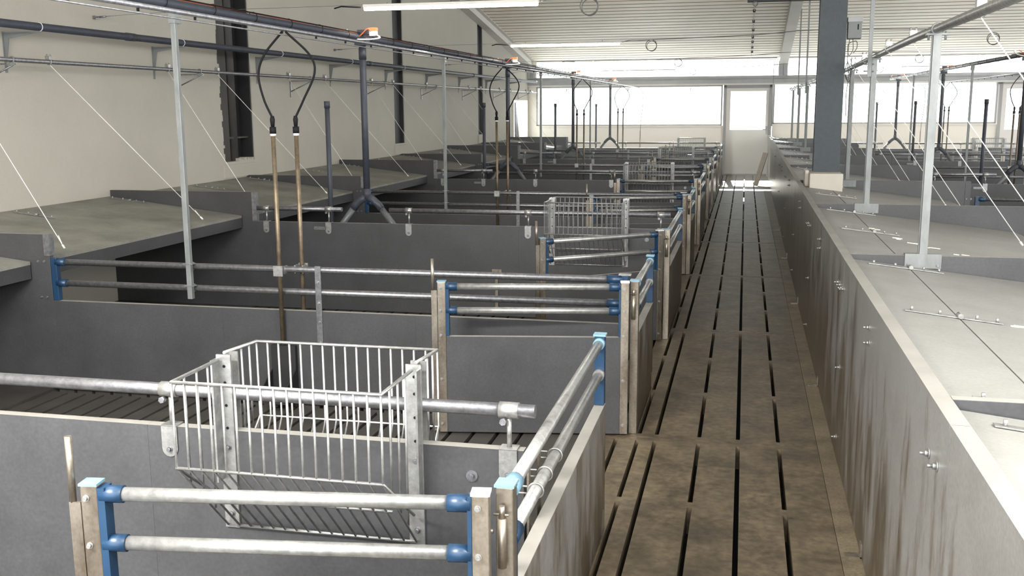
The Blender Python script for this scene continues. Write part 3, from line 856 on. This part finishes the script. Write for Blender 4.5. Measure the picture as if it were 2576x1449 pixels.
# ---- drinkers: two tarnished pipes with black hoses looping up to the water line
def bez(pts, n=10):
    out = []
    P = [Vector(p) for p in pts]
    P = [P[0] * 2 - P[1]] + P + [P[-1] * 2 - P[-2]]
    for i in range(1, len(P) - 2):
        for k in range(n):
            t = k / n
            out.append(0.5 * ((2 * P[i]) + (-P[i - 1] + P[i + 1]) * t + (2 * P[i - 1] - 5 * P[i] + 4 * P[i + 1] - P[i + 2]) * t * t + (-P[i - 1] + 3 * P[i] - 3 * P[i + 1] + P[i + 2]) * t ** 3))
    out.append(P[-2])
    return out
def drinker(front):
    s = -1 if front else 1
    lab = 'tarnished drinker pipe with black hose in front of the second partition' if front else 'tarnished drinker pipe with black hose behind the second partition'
    x0 = -2.548 if front else -2.452
    t = thing('drinker', lab, 'drinker', (x0, ROWS[1], 0), 0, 'drinker pipes left of the aisle')
    y = -0.028 if front else 0.062
    b = MB(); b.tube((0, y, 0.36), (0, y, 1.55), 0.0125, 14); part('pipe', b, 'brown', t)
    b = MB(); b.tube((0, y, 1.55), (0, y, 1.565), 0.0165, 12); part('white_ring', b, 'whitecap', t)
    b = MB(); b.tube((0, y, 1.563), (0, y, 1.60), 0.018, 12); b.path([(0, y, 1.60), (0, y, 1.64), (0, y, 1.66)], 0.012, 10, rads=[0.010, 0.014, 0.009]); part('fitting', b, 'black', t)
    dxx = -0.075 if front else 0.125
    xt = 0.075 if front else -0.01
    pts = bez([(0, y, 1.65), (dxx * 0.45, y, 1.73), (dxx, y, 1.89), (dxx * 0.75 + xt * 0.25, y, 2.0), (xt - 0.0, 0.0, 2.115)], 8)
    if front: pts = bez([(0, y, 1.65), (-0.045, y, 1.75), (-0.07, y, 1.88), (-0.03, y, 1.99), (0.068, 0.0, 2.112)], 8)
    else: pts = bez([(0, y, 1.65), (0.055, y, 1.75), (0.125, y, 1.89), (0.10, y, 1.99), (-0.008, 0.0, 2.112)], 8)
    b = MB(); b.path(pts, 0.0062, 8); part('hose', b, 'black', t)
    b = MB(); b.box(-0.028, 0.028, y - 0.02 * (1 if front else -1) - 0.004, y - 0.02 * (1 if front else -1) + 0.004, 0.765, 0.825); b.box(-0.028, -0.02, min(y, 0.017), max(y, 0.017), 0.775, 0.82); b.box(0.02, 0.028, min(y, 0.017), max(y, 0.017), 0.775, 0.82)
    part('clamp', b, 'galvw', t)
    if front:
        b = MB()
        b.box(-0.075, 0.075, -0.034, -0.028 + 0.02, 0.0, 0.36)
        b.extr([(-0.034, 0.10), (-0.17, 0.05), (-0.17, 0.14), (-0.034, 0.22)], 'X', -0.075, -0.07)
        b.extr([(-0.034, 0.10), (-0.17, 0.05), (-0.17, 0.14), (-0.034, 0.22)], 'X', 0.07, 0.075)
        b.box(-0.075, 0.075, -0.17, -0.034, 0.05, 0.06); b.box(-0.075, 0.075, -0.174, -0.168, 0.05, 0.14)
        part('drinking_bowl', b, 'recess', t, label='dark drinking bowl on a back plate', fix=True)
        b = MB(); b.box(-0.03, 0.05, -0.165, -0.05, 0.10, 0.106); part('water', b, 'galv', t)
    return t
dr = [drinker(True), drinker(False)]
for k in (3, 5, 7):
    for i, d in enumerate(dr):
        dup(d, (d.location.x, ROWS[k], 0), 0, 'drinker pipe with black hose %s the %s partition left of the aisle' % ('in front of' if i == 0 else 'behind', ORD[k]))
for k in (5, 7):
    for i, d in enumerate(dr):
        dup(d, (d.location.x + DX, ROWS[k], 0), 0, 'drinker pipe %s the %s partition row right of the aisle' % ('in front of' if i == 0 else 'behind', ORD[k]), 'drinker pipes right of the aisle')

# ---- feed droppers with a forked foot
def dropper():
    t = thing('feed_drop_pipe', 'dark feed drop pipe with forked foot over the third partition', 'pipe', (-3.07, ROWS[2] + 0.06, 0), 0, 'feed drop pipes left of the aisle')
    b = MB(); b.tube((0, 0, 0.97), (0, 0, 2.22), 0.027, 20); part('pipe', b, 'pvc', t)
    b = MB(); b.tube((0, 0, 0.95), (0, 0, 1.035), 0.033, 20); part('coupling', b, 'pvc', t)
    b = MB(); b.tube((0, 0, 2.09), (0, 0, 2.18), 0.031, 20); part('coupling', b, 'pvc', t)
    b = MB()
    for s in (-1, 1):
        b.path([(s * 0.01, 0, 0.965), (s * 0.05, 0, 0.945), (s * 0.095, 0, 0.905), (s * 0.125, 0, 0.868)], 0.032, 16)
    part('fork', b, 'pvc', t)
    for s in (-1, 1):
        b = MB(); b.tube((s * 0.12, 0, 0.875), (s * 0.33, 0, 0.60), 0.026, 16); part('leg', b, 'pvcl', t)
    b = MB()
    for q in (0.0, 0.022, 0.044): b.path([(0.035 + q, -0.022, 0.965 - q * 0.6), (0.075 + q, -0.03, 0.925 - q * 0.6), (0.10 + q, -0.024, 0.885 - q * 0.6)], 0.0035, 6)
    part('strap_clips', b, 'pvcl', t)
    b = MB(); b.box(-0.05, 0.05, -0.045, 0.045, 2.20, 2.26); part('outlet_box', b, 'pvc', t)
    b = MB(); b.box(0.07, 0.13, -0.025, 0.025, 2.315, 2.34); part('sensor_box', b, 'orange', t, label='orange top of the sensor box')
    b = MB(); b.box(0.072, 0.128, -0.023, 0.023, 2.275, 2.315); part('sensor_base', b, 'whitecap', t)
    b = MB(); b.box(-0.03, 0.05, -0.03, 0.03, 2.29, 2.325); part('motor_block', b, 'pvc', t)
    b = MB(); b.path(bez([(-0.12, -0.01, 2.33), (-0.16, -0.04, 2.30), (-0.10, -0.06, 2.26), (0.05, -0.06, 2.245), (0.17, -0.05, 2.255), (0.13, -0.02, 2.285)], 6), 0.006, 8); part('white_cable', b, 'rope', t)
    b = MB(); b.path(bez([(-0.10, 0, 2.32), (-0.02, -0.035, 2.27), (0.06, -0.035, 2.33), (0.09, -0.03, 2.31)], 6), 0.005, 6); part('orange_wire', b, 'orange', t)
    return t
d0 = dropper()
for k in (4, 6, 8):
    dup(d0, (-3.07, ROWS[k] + 0.06, 0), 0, 'dark feed drop pipe with forked foot over the %s partition left of the aisle' % ORD[k])
for k in (4, 6, 8):
    dup(d0, (-3.07 + 6.28, ROWS[k] + 0.06, 0), 0, 'dark feed drop pipe over the %s partition row right of the aisle' % ORD[k], 'feed drop pipes right of the aisle')

# ---- short capped pipes
def capped():
    t = thing('capped_pipe', 'dark upright pipe with a cap beside the hut end of the third partition', 'pipe', (-3.40, ROWS[2] + 0.065, 0), 0, 'capped upright pipes')
    b = MB(); b.tube((0, 0, 0.45), (0, 0, 1.72), 0.0205, 16); part('pipe', b, 'pvc', t)
    b = MB(); b.tube((0, 0, 1.70), (0, 0, 1.757), 0.025, 16); part('cap', b, 'pvc', t)
    return t
c0 = capped()
for k in (4, 6, 8): dup(c0, (-3.40, ROWS[k] + 0.065, 0), 0, 'dark upright pipe with a cap by the %s partition left of the aisle' % ORD[k])
for k in (4, 6, 8): dup(c0, (-3.40 + 6.2, ROWS[k] + 0.065, 0), 0, 'dark upright capped pipe by the %s partition row right of the aisle' % ORD[k])

# ---- overhead feed and water lines
for side, dx, y0, y1 in (('left', 0.0, 3.2, 24.0), ('right', 6.28, 9.0, 24.6)):
    t = thing('feed_pipe', 'long dark overhead feed pipe above the pens %s of the aisle' % side, 'pipe', (-3.10 + dx, 0, 2.27))
    b = MB(); b.tube((0, y0, 0), (0, y1, 0), 0.0245, 16); part('pipe', b, 'pvc' if side == 'left' else 'galv', t)
    b = MB(); b.tube((0.026, y0, 0.030), (0.026, y1, 0.030), 0.004, 6); part('black_cable', b, 'black', t)
    b = MB(); pts = [(0.006 + 0.008 * math.sin(q * 1.3), y0 + (13.4 - y0) * q / 40, 0.030) for q in range(41)]
    b.path(pts, 0.004, 6); part('orange_cable', b, 'orange', t)
    tie = None
    for q in range(40):
        y = y0 + 0.3 + q * 0.52
        if y > y1: break
        if tie is None:
            b = MB(); b.ring((0.004, 0, 0.006), 0.032, 0.0025, 'Y', 14, 5); tie = part('cable_tie', b, 'black', t, loc=(0, y, 0))
        else:
            o = tie.copy(); COL.objects.link(o); o.location = (0, y, 0)
    t = thing('water_pipe', 'thin galvanised overhead water pipe above the pens %s of the aisle' % side, 'pipe', (-2.47 + dx, 0, 2.125))
    b = MB(); b.tube((0, y0, 0), (0, y1 + 0.3, 0), 0.0115, 12); part('pipe', b, 'galv', t)
    nz = None
    for q in range(50):
        y = y0 + 0.2 + q * 0.45
        if y > y1: break
        if nz is None:
            b = MB(); b.tube((0, 0, -0.010), (0, 0, -0.024), 0.006, 8); nz = part('nozzle', b, 'black', t, loc=(0, y, 0))
        else:
            o = nz.copy(); COL.objects.link(o); o.location = (0, y, 0)
    if side == 'left':
        b = MB(); b.tube((0, y0, -0.03), (0, 22, -0.03), 0.004, 8); part('lower_line', b, 'galv', t)
    th = thing('end_hose', 'thin hose hanging from the far end of the overhead water pipe %s of the aisle' % side, 'hose', (-2.47 + dx, 24.3, 0))
    b = MB(); b.path(bez([(0, 0, 2.125), (0.07, 0.02, 2.02), (0.08, 0.02, 1.75), (0.045, 0.02, 1.35), (0.03, 0.02, 1.1)], 8), 0.006, 8); part('hose', b, 'cable', th)
    b = MB(); b.tube((0.03, 0.02, 0.05), (0.03, 0.02, 1.12), 0.010, 10); part('pipe', b, 'brown', th)

# ---- wall pipes and brackets
t = thing('dark_wall_pipe', 'thick dark pipe running along the left wall on angle brackets', 'pipe', (-5.16, 0, 2.31))
b = MB(); b.tube((0, 3.0, 0), (0, 25.3, 0), 0.030, 18); part('pipe', b, 'pvc', t)
cl0 = None
UB = [6.72, 8.70, 10.78, 12.89, 15.04, 17.10, 19.18, 21.3, 23.4]
LB = [6.45, 9.06, 11.65, 14.25, 16.83, 19.45, 21.97, 24.5]
for y in UB:
    b = MB(); b.ring((0, y + 0.02, 0), 0.032, 0.0035, 'Y', 16, 6); part('clip', b, 'whitecap', t)
for y in (7.9, 13.6, 19.2):
    b = MB(); b.tube((0, y - 0.06, 0), (0, y + 0.06, 0), 0.034, 18); part('coupling', b, 'pvc', t)
t = thing('galvanised_wall_pipe', 'thin galvanised pipe on strutted brackets along the left wall, ropes tied to it', 'pipe', (-5.19, 0, 2.06))
b = MB(); b.tube((0, 3.0, 0), (0, 25.4, 0), 0.0165, 14); part('pipe', b, 'galv', t)
ub = None
for i, y in enumerate(UB):
    lab = '%s grey angle bracket under the dark pipe on the left wall' % ORD[i]
    if ub is None:
        ub = thing('angle_bracket', lab, 'bracket', (XW, y, 2.28), 0, 'angle brackets under the dark wall pipe')
        b = MB(); b.hexa([(0.001, -0.012, -0.30), (0.006, -0.012, -0.30), (0.006, 0.012, -0.30), (0.001, 0.012, -0.30), (0.001, -0.015, 0.0), (0.006, -0.015, 0.0), (0.006, 0.015, 0.0), (0.001, 0.015, 0.0)]); part('wall_leg', b, 'box', ub)
        b = MB(); b.box(0.006, 0.33, -0.013, 0.013, -0.012, -0.004); part('arm', b, 'box', ub)
        b = MB(); b.extr([(0.006, -0.012), (0.30, -0.012), (0.05, -0.05), (0.012, -0.24), (0.006, -0.24)], 'Y', -0.003, 0.003); part('rib', b, 'box', ub, fix=True)
    else: dup(ub, (XW, y, 2.28), 0, lab)
lb_ = None
for i, y in enumerate(LB):
    lab = '%s strutted bracket holding the thin galvanised pipe on the left wall' % ORD[i]
    if lb_ is None:
        lb_ = thing('strut_bracket', lab, 'bracket', (XW, y, 2.035), 0, 'strutted brackets under the galvanised wall pipe')
        b = MB(); b.box(0.001, 0.012, -0.012, 0.012, -0.20, 0.0); part('wall_plate', b, 'galv', lb_)
        b = MB(); b.box(0.01, 0.31, -0.010, 0.010, -0.010, 0.0); part('arm', b, 'galv', lb_)
        b = MB(); b.tube((0.01, 0, -0.13), (0.28, 0, -0.012), 0.006, 8); part('strut', b, 'galv', lb_)
        b = MB(); b.ring((0.27, 0, 0.025), 0.022, 0.005, 'Y', 14, 6); b.box(0.24, 0.30, -0.014, 0.014, -0.016, 0.006); part('pipe_clamp', b, 'galvw', lb_)
    else: dup(lb_, (XW, y, 2.035), 0, lab)

# ---- ropes that hold the lids
def rope(a, c, label, group, r=0.0038):
    t = thing('lid_rope', label, 'rope', a, 0, group)
    A = Vector(a); C_ = Vector(c); D = C_ - A
    b = MB(); b.path([(0, 0, -0.018), tuple(D)], r, 6); part('line', b, 'rope', t)
    b = MB(); b.ring((0, 0, 0), 0.021, 0.0045, 'Y', 14, 6); b.box(-0.018, 0.018, -0.02, 0.02, 0.016, 0.045); b.tube((-0.014, 0, 0.045), (-0.014, 0, 0.058), 0.006, 6); b.tube((0.014, 0, 0.045), (0.014, 0, 0.058), 0.006, 6)
    part('pipe_clamp', b, 'galvw', t)
    k = D.normalized()
    b = MB(); b.path([tuple(D - k * 0.10 + Vector((0.0, 0.012, 0))), tuple(D - k * 0.04)], 0.004, 5); b.path([tuple(D - k * 0.03), tuple(D)], 0.007, 6)
    part('knot', b, 'rope', t)
for k in range(9):
    a, c = ROWS[k], (ROWS[k + 1] if k < 8 else YF)
    for i, (ya, yl) in enumerate(((a + 0.62, a + 0.46), (c - 1.02, c - 0.46))):
        if k == 0 and i == 0: continue
        x = -4.30
        rope((-5.19, ya, 2.06), (x, yl, 0.945 - 0.116 * (x - XW)), 'white rope holding the %s end of the %s hut cover along the left wall' % ('near' if i == 0 else 'far', ORD[k]), 'ropes over the left hut covers', 0.0027)
for k in range(9):
    a, c = ROWS[k], (ROWS[k + 1] if k < 8 else YF)
    for i, (ya, yl) in enumerate(((a + 0.82, a + 0.72), (c - 0.86, c - 0.92))):
        x = 1.76
        xp = 0.88 + (0.012 * (a - 5) if a > 5 else 0)
        rope((min(xp, 1.0), ya, 2.055), (x, yl, 0.945 - 0.116 * (x - 0.55)), 'white rope holding the %s end of the %s hut cover right of the aisle' % ('near' if i == 0 else 'far', ORD[k]), 'ropes over the right hut covers', 0.0028)

# ---- right-hand post row carrying the pipe
t = thing('carrier_pipe', 'galvanised pipe carried on posts above the huts right of the aisle', 'pipe', (0, 0, 0))
b = MB(); b.path([(0.86, 1.0, 2.052), (0.875, 6, 2.052), (1.0, 11, 2.055), (1.03, 18, 2.06), (1.02, 25.2, 2.07)], 0.0215, 16); part('pipe', b, 'galvw', t)
PX = [0.86, 0.874, 0.90, 0.995, 1.02, 1.03, 1.03, 1.02, 1.02]
def carrier(k):
    t = thing('carrier_post', 'galvanised upright post with foot plate on the %s divider right of the aisle' % ORD[k], 'post', (PX[k], ROWS[k], 0), 0, 'carrier posts right of the aisle')
    b = MB(); b.box(-0.019, 0.019, -0.002, 0.036, 0.97, 2.03); b.box(-0.024, -0.019, 0.008, 0.026, 0.97, 2.03); part('post', b, 'galvm', t, bevel=0.002)
    b = MB(); b.box(-0.085, 0.085, -0.006, -0.001, 0.905, 0.975); b.box(-0.085, 0.085, 0.036, 0.041, 0.905, 0.975); b.box(-0.085, 0.085, -0.006, 0.041, 0.970, 0.976)
    fp = part('foot_plate', b, 'galvm', t)
    c = MB(); bolt(c, -0.068, -0.006, 0.92, 0.005); bolt(c, 0.068, -0.006, 0.92, 0.005); part('bolt', c, 'galv', fp)
    b = MB(); b.ring((0, 0.017, 2.052), 0.025, 0.006, 'Y', 18, 6); b.box(-0.05, 0.05, -0.005, 0.04, 2.022, 2.032); b.tube((-0.038, 0.017, 2.0), (-0.038, 0.017, 2.04), 0.006, 6); b.tube((0.038, 0.017, 2.0), (0.038, 0.017, 2.04), 0.006, 6)
    part('saddle', b, 'galvm', t)
    return t
cp = carrier(1)
for k in (2, 3, 4, 5, 6, 7, 8):
    dup(cp, (PX[k], ROWS[k], 0), 0, 'galvanised upright post with foot plate on the %s divider right of the aisle' % ORD[k])
for k in (2, 4, 6, 7):
    t = thing('roof_strut', 'thin galvanised strut from the %s carrier post up to the roof' % ORD[k], 'strut', (PX[k] - 0.035, ROWS[k], 0), 0, 'struts up to the roof right of the aisle')
    b = MB(); b.box(-0.013, 0.013, -0.03, -0.004, 1.90, ceil_z(ROWS[k]) - 0.02 if k > 2 else 5.0); part('strut', b, 'galvm', t)
    b = MB(); b.tube((-0.04, -0.017, 1.94), (0.03, -0.017, 1.94), 0.005, 6); b.tube((-0.04, -0.017, 1.99), (0.03, -0.017, 1.99), 0.005, 6); part('bolt', b, 'galv', t)

# ---- big steel column right of the aisle
t = thing('steel_column', 'big dark blue-grey steel column on a white plinth right of the aisle', 'column', (0.775, 10.20, 0))
zt = ceil_z(11) - 0.2
b = MB(); b.box(-0.125, 0.115, -0.10, -0.088, 1.06, zt); part('front_flange', b, 'column', t)
b = MB(); b.box(-0.125, 0.115, 0.088, 0.10, 1.06, zt); part('rear_flange', b, 'column', t)
b = MB(); b.box(-0.118, 0.108, -0.088, 0.088, 1.06, zt); part('web', b, 'column', t)
b = MB(); b.box(-0.170, 0.128, -0.36, 0.12, 0.845, 1.068); part('plinth', b, 'plinth', t, bevel=0.008)
b = MB(); b.box(-0.205, -0.171, -0.2, 0.0, 0.86, 1.09); part('plinth_chip', b, 'plinth', t, bevel=0.006)
b = MB(); b.box(-0.16, 0.125, -0.355, 0.10, 0.0, 0.845); part('foundation', b, 'plinth', t)
t2 = thing('tie_beam', 'dark horizontal steel beam stub joined to the big column at the top edge', 'beam', (0, 0, 0))
b = MB(); b.box(-0.02, 0.664, 10.22, 10.38, 2.685, 2.70); b.box(-0.02, 0.664, 10.22, 10.38, 2.86, 2.875); b.box(-0.02, 0.664, 10.295, 10.305, 2.70, 2.86); part('beam', b, 'recess', t2)
b = MB(); b.ring((0.055, 10.24, 2.66), 0.022, 0.005, 'Y', 12, 6); part('hook', b, 'cable', t2)
t = thing('control_box', 'grey control box mounted on the right side of the big column', 'box', (0.905, 10.2, 2.31))
b = MB(); b.box(0, 0.125, -0.07, 0.05, 0.0, 0.19); part('housing', b, 'box', t, bevel=0.006)
b = MB(); b.box(-0.005, 0.13, -0.076, 0.056, 0.15, 0.195); part('lid', b, 'beam', t, bevel=0.004)
b = MB(); b.box(0.085, 0.095, -0.074, -0.07, 0.08, 0.13); part('slot', b, 'black', t)
t = thing('cable_bundle', 'tangle of thin cables hanging below the control box on the big column', 'cable', (0.93, 10.2, 2.31))
for q, pts in enumerate(([(0, 0, 0), (-0.01, 0, -0.2), (0.01, 0, -0.34), (-0.005, 0, -0.5), (0, 0, -0.72)],
                         [(0.03, 0, 0), (0.035, 0, -0.1), (0.0, 0, -0.15), (-0.01, 0, -0.05), (0.06, -0.0, -0.02), (0.07, 0, -0.08), (0.04, 0, -0.13)],
                         [(-0.01, 0, -0.2), (0.02, 0.01, -0.28), (0.0, 0, -0.38), (-0.03, 0, -0.3), (-0.01, 0, -0.22)],
                         [(0.02, 0, -0.18), (0.035, -0.01, -0.3), (0.01, 0, -0.40), (-0.02, -0.01, -0.33)])):
    b = MB(); b.path(bez(pts, 6), 0.0035, 6); part('cable', b, 'cable', t)

# ---- tube lamps on cables strung across the building
LY = [2.61, 7.84, 13.07, 18.30, 23.45]
ZL = 2.49
for k, y in enumerate(LY):
    t = thing('lamp_cable', '%s thin cable strung across the building, carrying the tube lamps' % ORD[k], 'cable', (0, y, 0), 0, 'cables strung across the building')
    pts = [(XW, 0, ZL - 0.01), (-4.6, 0, ZL + 0.012), (-3.2, 0, ZL + 0.02), (-1.6, 0, ZL + 0.032), (-1.2, 0, ZL + 0.035), (0.1, 0, ZL + 0.07), (0.8, 0, ZL + 0.11), (2.3, 0, ZL + 0.09), (2.8, 0, ZL + 0.08), (4.8, 0, ZL + 0.06), (9, 0, ZL + 0.1)]
    b = MB(); b.path(bez(pts, 4), 0.0016, 5); part('steel_wire', b, 'cable', t)
    b = MB(); b.path(bez([(-1.56, 0, ZL + 0.01), (-1.45, 0, ZL + 0.03), (-1.3, 0, ZL + 0.028), (-1.2, 0, ZL + 0.032), (0.1, 0, ZL + 0.066), (0.8, 0, ZL + 0.107), (2.3, 0, ZL + 0.087), (2.8, 0, ZL + 0.077)], 4), 0.0042, 6); part('power_cable', b, 'cable', t)
    for x in (-1.19, 2.80):
        b = MB(); b.ring((x, 0, ZL - 0.035), 0.068, 0.0045, 'Y', 22, 6); b.ring((x + 0.006, 0.008, ZL - 0.046), 0.062, 0.004, 'Y', 22, 6); part('coil', b, 'cable', t, label='spare cable coiled in a ring')
    b = MB(); b.box(XW + 0.001, XW + 0.03, -0.015, 0.015, ZL - 0.03, ZL + 0.0); b.tube((XW + 0.03, 0, ZL - 0.012), (XW + 0.22, 0, ZL - 0.004), 0.004, 6); b.tube((XW + 0.06, 0, ZL - 0.012), (XW + 0.12, 0, ZL - 0.01), 0.009, 6); part('turnbuckle', b, 'galv', t)
    b = MB(); b.path([(-3.26, 0, ZL + 0.0), (-3.2, 0, ZL + 0.014), (-3.03, 0, ZL + 0.002)], 0.006, 6); part('cable_end', b, 'black', t)
lamp = None
for k, y in enumerate(LY):
    for side, dx in (('left', 0.0), ('right', 6.25)):
        lab = 'lit tube lamp hanging %s of the aisle, %s from the camera' % (side, ORD[k])
        if lamp is None:
            lamp = thing('tube_lamp', lab, 'lamp', (-3.01 + dx, y, ZL), 0, 'tube lamps')
            b = MB(); b.box(0.0, 1.43, -0.022, 0.022, 0.002, 0.024); part('housing', b, 'fixture', lamp, bevel=0.004)
            b = MB(); b.path([(0.008, 0, -0.008), (1.422, 0, -0.008)], 0.0165, 12); part('tube', b, 'tube', lamp)
            b = MB(); b.tube((0.2, 0, 0.024), (0.2, 0, 0.034), 0.004, 6); b.tube((1.2, 0, 0.024), (1.2, 0, 0.04), 0.004, 6); part('hanger', b, 'galv', lamp)
        else:
            dup(lamp, (-3.01 + dx, y, ZL), 0, lab)

# ---- conduit under the ceiling and down to the door
t = thing('ceiling_conduit', 'thin conduit with clips running under the ceiling towards the door', 'conduit', (0, 0, 0))
b = MB(); b.path([(0.11, 16.0, ceil_z(16.0) - 0.03), (0.085, 25.55, ceil_z(25.55) - 0.03), (0.085, 25.6, 2.79), (0.72, 25.6, 2.79)], 0.007, 8); part('conduit', b, 'rafter', t)
for y in (20.9, 21.8, 22.6, 23.3, 23.8, 24.4, 24.9):
    b = MB(); b.box(0.07, 0.12, y - 0.02, y + 0.02, ceil_z(y) - 0.055, ceil_z(y)); part('clip', b, 'recess', t)
t = thing('door_conduit', 'thin dark conduit dropping beside the door to the wall', 'conduit', (0, 0, 0))
b = MB(); b.path([(0.73, 25.58, 2.66), (0.625, 25.58, 2.66), (0.625, 25.58, 1.2)], 0.009, 8); part('conduit', b, 'cable', t)
t = thing('leaning_plank', 'pale wooden plank leaning against the aisle wall near the door', 'plank', (0, 0, 0))
b = MB(); b.hexa([(0.20, 22.30, 0.002), (0.29, 22.28, 0.002), (0.31, 22.32, 0.002), (0.22, 22.34, 0.002), (0.40, 23.0, 0.68), (0.50, 22.98, 0.66), (0.515, 23.02, 0.66), (0.415, 23.04, 0.68)])
part('board', b, 'plank', t)

# ---- thin dust haze in the room
hz = MB(); hz.box(XW + 0.01, 12.3, 12.5, YF - 0.2, 0.01, 2.85)
hm = bpy.data.materials.new('dust_haze'); hm.use_nodes = True
nt = hm.node_tree; nt.nodes.clear()
o_ = nt.nodes.new('ShaderNodeOutputMaterial'); v_ = nt.nodes.new('ShaderNodeVolumeScatter')
v_.inputs['Density'].default_value = 0.015; v_.inputs['Anisotropy'].default_value = 0.55
nt.links.new(v_.outputs[0], o_.inputs['Volume'])
M['haze'] = hm
h_ = part('dust_haze', hz, 'haze', kind='structure')
